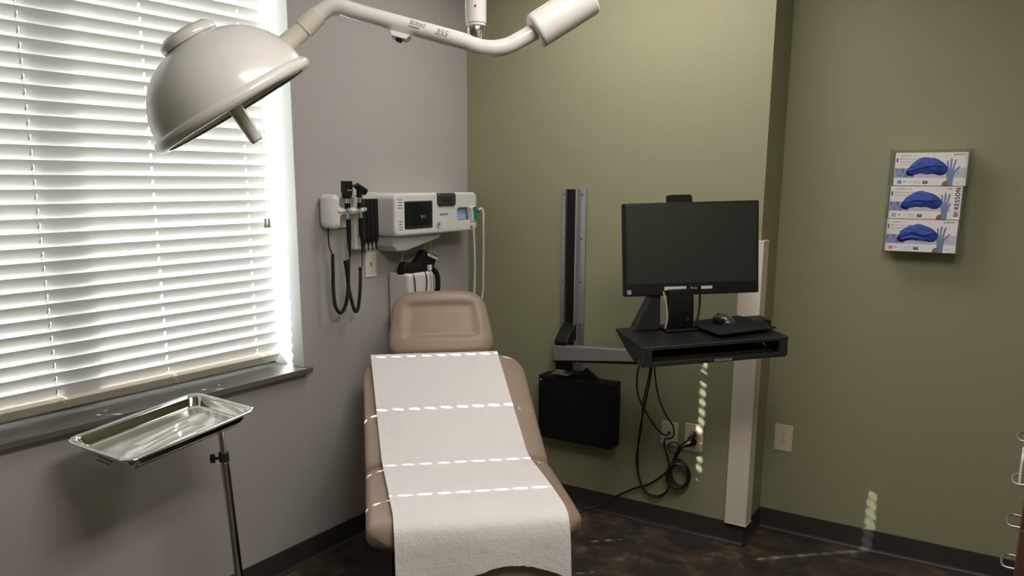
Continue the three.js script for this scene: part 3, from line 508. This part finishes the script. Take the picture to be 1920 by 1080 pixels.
wallPlate('switch_plate', 'cream wall plate with one small slot on the grey wall below the specula', 'wall plate', [0, 1.272, 0.762], Math.PI / 2, 'blank', 0.073, 0.114);
wallPlate('wall_outlet', 'cream outlet half hidden behind the black cuff on the grey wall', 'outlet', [0, 1.31, 0.345], Math.PI / 2, 'duplex', 0.073, 0.114);
wallPlate('data_outlet', 'ivory network plate with blue plug on the green wall', 'outlet', [1.178, 0.475, 0], 0, 'data', 0.083, 0.115);
wallPlate('wall_outlet', 'ivory power outlet with two black plugs in it on the green wall', 'outlet', [1.299, 0.475, 0], 0, 'duplex', 0.09, 0.132);
wallPlate('wall_outlet', 'ivory empty power outlet on the recessed wall right of the corner', 'outlet', [1.642, 0.466, NZ], 0, 'duplex');

// corner cable channel
{
  const t = thing('cable_channel', 'cream vertical cable channel on the corner of the green wall', 'cable channel', [PX, 0.102, 0]);
  part('cover', ext(poly([[-0.078, 0], [-0.078, 0.028], [0.020, 0.028], [0.020, -0.05], [0, -0.05], [0, 0]].map(([x, z]) => [x, -z])), 1.298, 0.0015).rotateX(-Math.PI / 2).translate(0, 0, 0), M.cream, t);
  part('end_cap', [ext(poly([[-0.080, 0], [-0.080, 0.030], [0.022, 0.030], [0.022, -0.052], [0, -0.052], [0, 0]].map(([x, z]) => [x, -z])), 0.006, 0.001).rotateX(-Math.PI / 2)], M.cream, t);
  part('end_cap', [ext(poly([[-0.080, 0], [-0.080, 0.030], [0.022, 0.030], [0.022, -0.052], [0, -0.052], [0, 0]].map(([x, z]) => [x, -z])), 0.006, 0.001).rotateX(-Math.PI / 2).translate(0, 1.294, 0)], M.cream, t);
}

// ------------------------------------------------------------------ glove boxes in a clear holder
{
  const z = NZ, hx = 2.155, hold = thing('glove_box_holder', 'clear acrylic holder with three glove boxes on the recessed wall', 'holder', [hx, 1.372, z]);
  part('back_panel', bx(-0.145, -0.005, 0.001, 0.15, 0.41, 0.004), M.clear, hold);
  part('side_panel', bx(-0.146, -0.005, 0.004, -0.143, 0.41, 0.106), M.clear, hold);
  part('side_panel', bx(0.146, -0.005, 0.004, 0.149, 0.41, 0.106), M.clear, hold);
  part('shelf', bx(-0.143, -0.005, 0.004, 0.146, -0.002, 0.106), M.clear, hold);
  pieces('front_lip', [bx(-0.143, -0.005, 0.103, -0.125, 0.41, 0.106), bx(0.128, -0.005, 0.103, 0.146, 0.41, 0.106)], M.clear, hold);
  const W = 0.262, H = 0.13, Dp = 0.09, info = [
    { x: -0.004, y: 0, sq: '#e2405a', name: 'bottom glove box with red size square in the clear holder', t: 'S' },
    { x: -0.002, y: 0.1325, sq: '#2f8f5c', name: 'middle glove box with green size square and large vertical lettering', t: 'M' },
    { x: 0.006, y: 0.265, sq: '#2f6fd0', name: 'top glove box with blue size square in the clear holder', t: 'L' }];
  for (const [i, b] of info.entries()) {
    const t = thing('glove_box', 'white ' + b.name, 'glove box', [hx + b.x, 1.372 + b.y, z + 0.006], 0, 'glove boxes on the wall');
    const front = printMat(1024, 512, (c, w, h) => {
      c.fillStyle = '#efeaec'; c.fillRect(0, 0, w, h);
      c.fillStyle = '#c9c6d6'; c.fillRect(0, 240, w, 150);
      for (let q = 0; q < 6; q++) for (let p = 0; p < 2; p++) { c.fillStyle = ['#7f86bb', '#9aa0cb', '#6a72ad', '#8d93c6'][(q * 3 + p) % 4]; c.fillRect(10 + q * 46, 244 + p * 72, 44, 70); }
      c.fillStyle = '#4d509c'; c.fillRect(18, 84, 22, 66);
      c.fillStyle = '#8d8a9c'; c.font = 'bold 34px sans-serif'; c.fillText('confiderm', 66, 58, 180); c.fillStyle = '#aaa7b8'; c.fillText('3.0', 258, 58);
      c.fillStyle = '#7d7b95'; c.font = '44px sans-serif'; c.fillText('Nitrile Exam Gloves', 62, 112, 370); c.font = '40px sans-serif'; c.fillText('POWDER-FREE', 62, 160, 270);
      c.fillStyle = '#a9a6b4'; c.font = '22px sans-serif'; c.fillText('Textured Fingertips', 62, 192); c.fillText('Non-Sterile', 62, 220);
      c.fillStyle = '#3a3a44'; c.font = 'bold 30px sans-serif'; c.fillText('McKESSON', 822, 46, 160);
      c.fillStyle = b.sq; c.fillRect(58, 432, 54, 50); c.fillStyle = '#fff'; c.font = 'bold 40px sans-serif'; c.fillText(b.t, 72, 472);
      c.fillStyle = '#6b6878'; c.font = 'bold 28px sans-serif'; c.fillText('200', 136, 462); c.fillStyle = '#8f8c98'; c.fillText('5', 226, 462); c.fillRect(262, 430, 2, 60);
      c.fillStyle = '#b9b5bf'; for (let k = 0; k < 4; k++) c.fillRect(280, 434 + k * 14, 110, 5);
      c.fillStyle = '#3b3a40'; c.fillRect(420, 436, 74, 46); c.fillStyle = '#b9b5bf'; c.fillRect(428, 446, 58, 5); c.fillRect(428, 458, 58, 5);
      // printed gloved hand
      c.fillStyle = '#7488ad'; c.strokeStyle = '#7488ad'; c.lineCap = 'round';
      c.beginPath(); c.moveTo(742, 512); c.lineTo(756, 420); c.quadraticCurveTo(742, 340, 760, 290); c.lineTo(846, 280); c.quadraticCurveTo(868, 330, 846, 410); c.lineTo(846, 512); c.fill();
      c.lineWidth = 26; for (const [x0, y0, x1, y1] of [[770, 300, 748, 140], [796, 290, 800, 112], [824, 296, 856, 128], [842, 320, 916, 226], [760, 340, 724, 262]]) { c.beginPath(); c.moveTo(x0, y0); c.lineTo(x1, y1); c.stroke(); }
      c.fillStyle = '#8f6a52'; c.beginPath(); c.moveTo(690, 512); c.quadraticCurveTo(706, 430, 750, 438); c.quadraticCurveTo(790, 450, 770, 512); c.fill();
      c.fillStyle = '#b0aec0'; c.beginPath(); c.arc(900, 330, 22, 0, 7); c.fill(); c.fillStyle = '#bdbac6'; c.fillRect(866, 452, 90, 8); c.fillRect(866, 470, 70, 6);
      if (i === 1) { c.fillStyle = '#efeaec'; c.fillRect(882, 0, 142, 512); c.save(); c.translate(1000, 470); c.rotate(-Math.PI / 2); c.fillStyle = '#15151a'; c.font = 'bold 92px sans-serif'; c.fillText('M', 0, 0, 74); c.fillText('KESSON', 112, 0, 345); c.font = 'bold 54px sans-serif'; c.fillText('c', 78, -26, 32); c.fillRect(80, -12, 28, 8); c.restore(); }
    });
    const sh = std({ color: C(0.68, 0.65, 0.66), roughness: 0.55 });
    const hs = new THREE.Shape(rrect(W, H, 0.001).getPoints(4)); const slot = new THREE.Path();
    const cx = -0.012, cy = 0.006; slot.moveTo(cx - 0.077, cy - 0.018); slot.bezierCurveTo(cx - 0.05, cy + 0.052, cx + 0.05, cy + 0.052, cx + 0.077, cy - 0.004); slot.bezierCurveTo(cx + 0.07, cy - 0.034, cx + 0.05, cy - 0.034, cx + 0.03, cy - 0.026); slot.bezierCurveTo(cx + 0.01, cy - 0.018, cx - 0.03, cy - 0.022, cx - 0.05, cy - 0.032); slot.bezierCurveTo(cx - 0.065, cy - 0.036, cx - 0.072, cy - 0.03, cx - 0.077, cy - 0.018);
    hs.holes.push(slot);
    const fg = new THREE.ExtrudeGeometry(hs, { depth: 0.0012, bevelEnabled: false, curveSegments: 14 }).translate(0, H / 2, Dp - 0.0012), uv = fg.attributes.uv, ps = fg.attributes.position;
    for (let k = 0; k < ps.count; k++) uv.setXY(k, ps.getX(k) / W + 0.5, ps.getY(k) / H);
    part('front_panel', fg, front, t);
    part('carton', [bx(-W / 2, 0, 0, W / 2, 0.0012, Dp - 0.0013), bx(-W / 2, H - 0.0012, 0, W / 2, H, Dp - 0.0013), bx(-W / 2, 0.0012, 0, -W / 2 + 0.0012, H - 0.0012, Dp - 0.0013), bx(W / 2 - 0.0012, 0.0012, 0, W / 2, H - 0.0012, Dp - 0.0013), bx(-W / 2, 0, 0, W / 2, H, 0.0012)], sh, t);
    // crumpled gloves filling the opening
    const g = new THREE.SphereGeometry(1, 56, 40), p = g.attributes.position;
    for (let k = 0; k < p.count; k++) {
      const x = p.getX(k), y = p.getY(k), zz = p.getZ(k), n = Math.abs(fbm(x * 0.4 + i * 0.31 + 0.5, y * 0.5 + x * 0.2 + 0.5, 4, 3) - 0.5) * 1.6 + 0.5 * Math.abs(Math.sin(x * 5 + y * 7 * (i + 1) + i)) * 0.18;
      const f = 0.72 + 0.62 * n; p.setXYZ(k, x * 0.083, y * 0.042 + 0.004 - 0.018 * x * x, zz * 0.026 * f);
    }
    g.computeVertexNormals(); g.translate(cx, H / 2 + cy + 0.004, Dp - 0.014);
    part('gloves', g, M.nitrile, t, 'crumpled blue gloves');
    const fold = tube([[cx - 0.06, H / 2 - 0.004, Dp - 0.004], [cx - 0.02, H / 2 + 0.016 - i * 0.004, Dp + 0.007], [cx + 0.02, H / 2 + 0.006 + i * 0.004, Dp + 0.008], [cx + 0.055, H / 2 + 0.012, Dp + 0.001]], 0.006, 30, 8);
    part('glove_fold', fold, M.nitrile, t);
    if (i === 2 - 2) part('glove_fold', tube([[cx - 0.058, H / 2 - 0.016, Dp - 0.003], [cx - 0.02, H / 2 - 0.006, Dp + 0.004], [cx + 0.03, H / 2 - 0.014, Dp + 0.003]], 0.007, 20, 8), M.nitrile, t);
  }
}

// ------------------------------------------------------------------ wall track, arm, computer case
{
  const t = thing('wall_track', 'silver vertical wall track with black channel on the green wall', 'track', [0.637, 0.72, 0]);
  part('rail', [bx(-0.062, 0, 0.001, -0.034, 0.89, 0.012), bx(0.030, 0, 0.001, 0.070, 0.89, 0.012), bx(-0.036, 0, 0.001, -0.030, 0.89, 0.036), bx(0.026, 0, 0.001, 0.034, 0.89, 0.036)], M.alu, t);
  part('channel', bx(-0.030, 0, 0.001, 0.026, 0.89, 0.018), M.blackPlastic, t);
  for (const y of [0.865, 0.655, 0.445, 0.232, 0.03]) for (const x of [-0.050, 0.050]) part('screw', cyl(0.0042, 0.0042, 0.003, [x, y, 0.0128], 12, [Math.PI / 2, 0, 0]), M.charcoal, t);
  const wk = thing('monitor_arm', 'silver wall arm reaching from the track to the keyboard tray', 'arm', [0.637, 0.80, 0.02]);
  const car = new THREE.Shape(); car.moveTo(0, 0); car.lineTo(0.10, -0.01); car.lineTo(0.10, 0.004); car.quadraticCurveTo(0.05, 0.065, 0.0, 0.085); car.closePath();
  part('carriage', [ext(car, 0.07, 0.004).rotateY(-Math.PI / 2).translate(0.037, 0.075, 0.0), rb(0.054, 0.14, 0.09, 0.004, [-0.002, 0.005, 0.047])], M.blackPlastic, wk);
  const A = V(-0.008, 0.022, 0.085), B = V(0.462, 0.072, 0.120), d = B.clone().sub(A), len = d.length();
  const armG = ext(poly([[-0.022, -0.038], [len, -0.030], [len, 0.022], [-0.022, 0.038]]), 0.046, 0.003).translate(0, 0, -0.023);
  const zx = d.clone().normalize(), yy = V(0, 1, 0).addScaledVector(zx, -zx.y).normalize(), mB = new THREE.Matrix4().makeBasis(zx, yy, zx.clone().cross(yy)).setPosition(A);
  part('arm_bar', armG.applyMatrix4(mB), M.aluArm, wk);
  part('arm_underside', bx(-0.03, -0.044, -0.02, len, -0.0385, 0.02).applyMatrix4(mB), M.blackPlastic, wk);
  part('pivot_bracket', [rb(0.04, 0.026, 0.03, 0.003, [0.0, -0.075, 0.08]), rb(0.09, 0.006, 0.06, 0.002, [-0.005, -0.088, 0.06]), rb(0.02, 0.05, 0.02, 0.002, [-0.03, -0.066, 0.06])], M.alu, wk);
  part('tray_pivot', [cyl(0.03, 0.03, 0.12, [B.x, B.y + 0.030, B.z], 24), between(V(B.x, B.y + 0.075, B.z), V(0.80, 0.170, 0.42), 0.018, 0.018, 20), cyl(0.03, 0.03, 0.03, [0.80, 0.175, 0.42], 24)], M.blackPlastic, wk);
  const cp = thing('computer_case', 'flat black computer case hung on the green wall below the track', 'computer case', [0.711, 0.37, 0.001]);
  part('case', rb(0.41, 0.325, 0.10, 0.006, [0, 0.1625, 0.05]), M.blackMetal, cp);
  part('strap_flap', ext(poly([[-0.07, 0], [0.085, 0], [0.05, 0.02], [-0.005, 0.058], [-0.03, 0.026], [-0.07, 0.02]]), 0.025, 0.003).translate(0.045, 0.322, 0.04), M.blackSoft, cp);
  part('top_slot', bx(0.12, 0.3245, 0.04, 0.18, 0.3265, 0.07), M.blackSoft, cp);
  part('stud', cyl(0.004, 0.004, 0.003, [-0.19, 0.30, 0.1005], 10, [Math.PI / 2, 0, 0]), M.label, cp);
}
// ------------------------------------------------------------------ keyboard tray, screen computer, mouse
const TRAY = new THREE.Matrix4().makeRotationFromEuler(new THREE.Euler(2.6 * DEG, 43.2 * DEG, 2.55 * DEG, 'YXZ')).setPosition(1.482, 1.071, 0.51);
const fit = (g, m) => { g.quaternion.setFromRotationMatrix(m); return g; };
{
  const t = fit(thing('keyboard_tray', 'black swing-out keyboard tray with open front slot on the wall arm', 'keyboard tray', [1.482, 1.071, 0.51]), TRAY);
  const W = 0.58, D = 0.33, H = 0.078;
  part('top_panel', rb(W, 0.012, D, 0.004, [0, -0.006, 0]), M.blackPlastic, t);
  const sideShape = poly([[-D / 2, -0.010], [D / 2 - 0.004, -0.010], [D / 2 - 0.006, -H], [0.06, -H], [-0.02, -0.06]]);
  for (const s of [-1, 1]) part('side_panel', ext(sideShape, 0.014, 0.002).rotateY(-Math.PI / 2).translate(s > 0 ? W / 2 - 0.002 : -W / 2 + 0.016, 0, 0).rotateY(0), M.blackPlastic, t);
  // open front bezel
  const bz = rrect(W - 0.004, H - 0.006, 0.012, 0, -(H - 0.006) / 2 - 0.006); bz.holes.push(rrect(W - 0.075, 0.045, 0.004, 0.002, -0.0365, THREE.Path));
  part('front_bezel', ext(bz, 0.022, 0.003).translate(0, 0, D / 2 - 0.020), M.charcoal, t);
  part('bottom_panel', rb(W - 0.03, 0.008, D * 0.5, 0.003, [0, -H + 0.005, D / 4 - 0.006]), M.blackPlastic, t);
  part('rear_panel', rb(W - 0.03, 0.07, 0.008, 0.003, [0, -0.042, -0.01]).rotateX(0), M.blackPlastic, t);
  part('keyboard_ledge', rb(W - 0.10, 0.016, D * 0.46, 0.004, [0, -0.060, D / 4 - 0.02]), M.blackSoft, t);
  part('front_edge', rb(W - 0.002, 0.006, 0.006, 0.0025, [0, -0.003, D / 2 + 0.001]), M.charcoal, t);
  part('lip', ext(poly([[-0.070, 0.0], [0.075, 0.0], [0.070, -0.016], [-0.065, -0.016]]), 0.010, 0.002).translate(0.03, -H + 0.017, D / 2 - 0.004), M.charcoal, t);
  part('lettering', new THREE.PlaneGeometry(0.088, 0.015).translate(0.033, -H + 0.0095, D / 2 + 0.0064), inkMat(512, 88, C(0.42, 0.42, 0.42), (c) => { c.font = 'bold 78px sans-serif'; c.fillText('ERGOTRON', 8, 72, 496); }), t);
  part('mouse_platform', rb(0.20, 0.012, 0.16, 0.004, [0.20, 0.006, -0.084]), M.blackPlastic, t);
  part('mouse_clamp', rb(0.10, 0.03, 0.10, 0.006, [0.285, -0.002, -0.112]), M.blackPlastic, t);
  part('back_riser', ext(poly([[0, 0], [0.11, 0], [0.11, 0.16], [0.085, 0.16]]), 0.06, 0.004).translate(-0.235, 0, -0.155), M.charcoal, t, 'dark sloping bracket behind the screen stand');
  part('riser_cable', [tube([[-0.22, 0.012, -0.13], [-0.19, 0.022, -0.12], [-0.15, 0.012, -0.12], [-0.2, 0.016, -0.135], [-0.225, 0.02, -0.125]], 0.006, 40, 8)], M.rubber, t);
  const mp = fit(thing('mouse_pad', 'black mouse pad on the right half of the keyboard tray', 'mouse pad'), TRAY); mp.position.copy(V(0.135, 0.0155, -0.02).applyMatrix4(TRAY));
  part('pad', rb(0.26, 0.005, 0.25, 0.002, [0, 0, 0]).rotateY(0.18), M.blackSoft, mp);
  const mo = fit(thing('computer_mouse', 'small dark wireless mouse on the black mouse pad', 'mouse'), TRAY); mo.position.copy(V(0.125, 0.0185, -0.055).applyMatrix4(TRAY));
  const mg = new THREE.SphereGeometry(1, 32, 20); { const p = mg.attributes.position; for (let k = 0; k < p.count; k++) { const y = p.getY(k); p.setXYZ(k, p.getX(k) * 0.034, y < 0 ? y * 0.004 : y * 0.034 * (1 - 0.15 * p.getZ(k)), p.getZ(k) * 0.052); } mg.computeVertexNormals(); mg.rotateY(0.55); }
  part('shell', mg, std({ color: C(0.05, 0.05, 0.052), roughness: 0.25 }), mo);
  part('wheel', cyl(0.009, 0.009, 0.006, [-0.012, 0.026, -0.022], 16, [0, 0.55, Math.PI / 2]), M.blackSoft, mo);
  part('side_grip', [rb(0.016, 0.02, 0.05, 0.006, [-0.033, 0.014, 0.0]).rotateY(0.55)], M.blackSoft, mo);

  const MON = new THREE.Matrix4().makeRotationFromEuler(new THREE.Euler(-4.72 * DEG, 37.4 * DEG, 1.6 * DEG, 'YXZ')).setPosition(1.42, 1.392, 0.467);
  const mon = fit(thing('desktop_screen', 'black all-in-one desktop computer screen on the keyboard tray', 'computer', [1.42, 1.392, 0.467]), MON);
  const mw = 0.54, mh = 0.362;
  part('panel_case', rb(mw, mh, 0.045, 0.006, [0, 0, -0.0225]), M.blackPlastic, mon);
  part('display', rb(mw - 0.018, 0.308, 0.003, 0.001, [0, 0.019, 0.0005], 1), phy({ color: C(0.011, 0.018, 0.017), roughness: 0.18, clearcoat: 0.4, clearcoatRoughness: 0.35 }), mon);
  part('chin', rb(mw - 0.004, 0.040, 0.003, 0.001, [0, -0.158, 0.0008], 1), M.blackPlastic, mon);
  part('lettering', new THREE.PlaneGeometry(0.030, 0.013).translate(0.006, -0.154, 0.0027), inkMat(256, 110, C(0.5, 0.5, 0.5), (c) => { c.font = 'bold 92px sans-serif'; c.fillText('D', 14, 88, 56); c.fillText('LL', 152, 88, 92); c.save(); c.translate(104, 55); c.rotate(-0.55); c.fillText('E', -32, 33, 62); c.restore(); }), mon);
  part('asset_label', bx(-0.112, -0.160, 0.0023, -0.024, -0.1465, 0.0030), printMat(256, 40, (c, w, h) => { c.fillStyle = '#d5d3cf'; c.fillRect(0, 0, w, h); c.fillStyle = '#6d6a66'; c.fillRect(20, 14, 216, 9); }), mon, 'white paper label');
  part('asset_label', bx(0.035, -0.159, 0.0023, 0.080, -0.1475, 0.0030), printMat(128, 34, (c, w, h) => { c.fillStyle = '#d5d3cf'; c.fillRect(0, 0, w, h); c.fillStyle = '#6d6a66'; c.fillRect(30, 13, 66, 8); }), mon, 'short white paper label');
  part('chip_sticker', bx(-0.260, -0.172, 0.0023, -0.244, -0.155, 0.0030), std({ color: C(0.33, 0.36, 0.42), roughness: 0.4 }), mon, 'pale square sticker');
  part('webcam', ext(poly([[-0.050, 0], [0.046, 0], [0.046, 0.020], [0.040, 0.031], [-0.044, 0.031], [-0.050, 0.028]]), 0.038, 0.003).translate(-0.042, mh / 2 - 0.002, -0.042), M.blackPlastic, mon);
  // stand in the frame of the tray, attached to the screen
  const inv = MON.clone().invert(), toMon = (g) => g.applyMatrix4(TRAY).applyMatrix4(inv);
  const neck = new THREE.Shape(); neck.moveTo(-0.05, 0.0); neck.lineTo(0.0, 0.0); neck.quadraticCurveTo(0.02, 0.06, 0.0, 0.16); neck.lineTo(-0.035, 0.16); neck.quadraticCurveTo(-0.02, 0.06, -0.05, 0.0);
  const nk = part('stand_neck', toMon(ext(neck, 0.1, 0.006).rotateY(-Math.PI / 2).translate(-0.008, 0.004, -0.045)), M.blackPlastic, mon);
  part('cable_hole', toMon(cyl(0.008, 0.008, 0.004, [-0.04, 0.05, -0.0275], 20, [Math.PI / 2, 0, 0])), M.charcoal, nk);
  part('stand_foot', toMon(rb(0.13, 0.010, 0.12, 0.004, [-0.06, 0.0055, -0.08])), M.blackPlastic, mon);
  part('screen_cable', [toMon(tube([[0.02, 0.17, -0.05], [0.022, 0.10, -0.055], [0.012, 0.05, -0.045], [-0.005, 0.012, -0.04]], 0.0048, 30, 8)), toMon(tube([[-0.11, 0.17, -0.09], [-0.135, 0.09, -0.14], [-0.165, 0.02, -0.178], [-0.19, -0.06, -0.19]], 0.0042, 30, 8))], M.rubber, mon);
  part('white_cable', toMon(tube([[-0.13, 0.16, -0.05], [-0.115, 0.11, -0.06], [-0.11, 0.05, -0.06], [-0.115, 0.01, -0.065]], 0.0035, 24, 8)), M.label, mon, 'white cable beside the stand');
}
// ------------------------------------------------------------------ cables on the green wall
{
  const cable = (name, label, geo) => solo(name, geo, M.rubber, label, 'cable', 'cables hanging from the keyboard tray');
  cable('network_cable', 'black network cable from the tray to the network plate', tube([[1.13, 1.02, 0.18], [1.07, 0.86, 0.10], [1.022, 0.76, 0.05], [1.022, 0.65, 0.035], [1.07, 0.56, 0.03], [1.13, 0.49, 0.03], [1.165, 0.468, 0.022], [1.178, 0.478, 0.009]], 0.0042, 120, 8));
  cable('signal_cable', 'black cable hooked past the right side of the network plate', tube([[1.14, 0.94, 0.14], [1.112, 0.79, 0.06], [1.128, 0.66, 0.04], [1.165, 0.57, 0.03], [1.203, 0.52, 0.028], [1.208, 0.475, 0.03], [1.19, 0.458, 0.03], [1.168, 0.455, 0.03], [1.163, 0.42, 0.028], [1.185, 0.36, 0.03], [1.196, 0.30, 0.032]], 0.0042, 140, 8));
  cable('bundled_cable', 'tied pair of black cables looping down to the coil', mergeGeometries([tube([[1.135, 0.94, 0.14], [1.095, 0.77, 0.06], [1.062, 0.62, 0.035], [1.035, 0.47, 0.028], [1.028, 0.34, 0.026], [1.042, 0.23, 0.026], [1.085, 0.165, 0.028], [1.145, 0.162, 0.03], [1.19, 0.20, 0.036], [1.205, 0.25, 0.04]], 0.0042, 160, 8), tube([[1.14, 0.95, 0.145], [1.088, 0.76, 0.066], [1.052, 0.61, 0.04], [1.046, 0.50, 0.034], [1.036, 0.42, 0.034], [1.024, 0.33, 0.034], [1.048, 0.22, 0.033], [1.09, 0.158, 0.034], [1.15, 0.156, 0.036], [1.195, 0.20, 0.04]], 0.0036, 160, 8)].map(clean)));
  const loops = []; for (let k = 0; k < 5; k++) { const g = new THREE.TorusGeometry(0.058 - 0.004 * (k % 3), 0.0055, 8, 56); g.scale(0.92, 1.1, 1); g.rotateY(0.16 * (k - 2)); g.translate(1.247 + 0.004 * (k % 2), 0.297 - 0.004 * (k % 3), 0.028 + 0.0085 * k); loops.push(g); }
  cable('coiled_power_cable', 'thick round coil of black power cable below the outlets', loops);
  const p1 = thing('power_plug', 'upper black plug in the power outlet with thin lead', 'plug', [1.299, 0.4945, 0.009], 0, 'plugs in the green wall outlet');
  part('plug_body', [rb(0.026, 0.024, 0.024, 0.005, [0, 0, 0.012]), between(V(-0.004, -0.004, 0.02), V(-0.032, -0.035, 0.03), 0.008, 0.005, 12)], M.blackPlastic, p1);
  part('lead', tube([[-0.032, -0.035, 0.03], [-0.06, -0.075, 0.032], [-0.085, -0.14, 0.03], [-0.10, -0.20, 0.03]], 0.004, 40, 8), M.rubber, p1);
  const p2 = thing('power_plug', 'lower thick black plug in the power outlet with heavy lead to the floor', 'plug', [1.299, 0.4555, 0.009], 0, 'plugs in the green wall outlet');
  part('plug_body', [cyl(0.016, 0.017, 0.024, [0, 0, 0.012], 20, [Math.PI / 2, 0, 0]), between(V(0.0, 0.0, 0.022), V(-0.034, -0.016, 0.034), 0.0155, 0.009, 16)], M.blackPlastic, p2);
  part('lead', tube([[-0.034, -0.016, 0.034], [-0.06, -0.06, 0.036], [-0.088, -0.13, 0.038], [-0.13, -0.18, 0.036], [-0.20, -0.24, 0.03], [-0.28, -0.28, 0.03], [-0.38, -0.345, 0.04], [-0.46, -0.40, 0.07], [-0.55, -0.44, 0.12], [-0.63, -0.457, 0.18], [-0.75, -0.458, 0.25]], 0.0056, 160, 8), M.rubber, p2);
  const sm = new THREE.TorusGeometry(0.027, 0.0032, 8, 40); cable('small_cable_loop', 'small single loop of black cable under the network plate', sm.rotateY(0.2).translate(1.213, 0.418, 0.03));
}
// ------------------------------------------------------------------ drawer cabinet at the right edge
{
  const t = thing('drawer_cabinet', 'dark brown wooden drawer cabinet at the right edge of the picture', 'cabinet', [2.617, 0, 1.0]);
  part('carcass', [bx(0.018, 0.08, 0, 0.60, 1.04, 0.018), bx(0.018, 0.08, 0.582, 0.60, 1.04, 0.60), bx(0.018, 1.022, 0.018, 0.60, 1.04, 0.582), bx(0.59, 0.08, 0.018, 0.60, 1.022, 0.582), bx(0.018, 0.08, 0.018, 0.59, 0.098, 0.582)], M.wood, t);
  part('plinth', bx(0.05, 0, 0.02, 0.58, 0.08, 0.58), M.blackMetal, t);
  for (let i = 0; i < 8; i++) {
    const y = 0.09 + i * 0.1185, d = part('drawer', rb(0.016, 0.1155, 0.596, 0.002, [0.009, y + 0.058, 0.30]), M.wood, t);
    if (i) part('wire_pull', tube([[0.001, y + 0.068, 0.03], [-0.022, y + 0.068, 0.032], [-0.030, y + 0.068, 0.05], [-0.030, y + 0.068, 0.10], [-0.022, y + 0.068, 0.122], [0.001, y + 0.068, 0.124]], 0.0032, 40, 8), M.alu, d);
  }
  solo('hand_towel', ext(rrect(0.10, 0.09, 0.02), 0.006, 0.002).rotateY(-Math.PI / 2).translate(2.606, 0.905, 1.075), M.white, 'white folded towel hanging on the brown drawer cabinet', 'towel');
}

renderer.render(scene, camera);
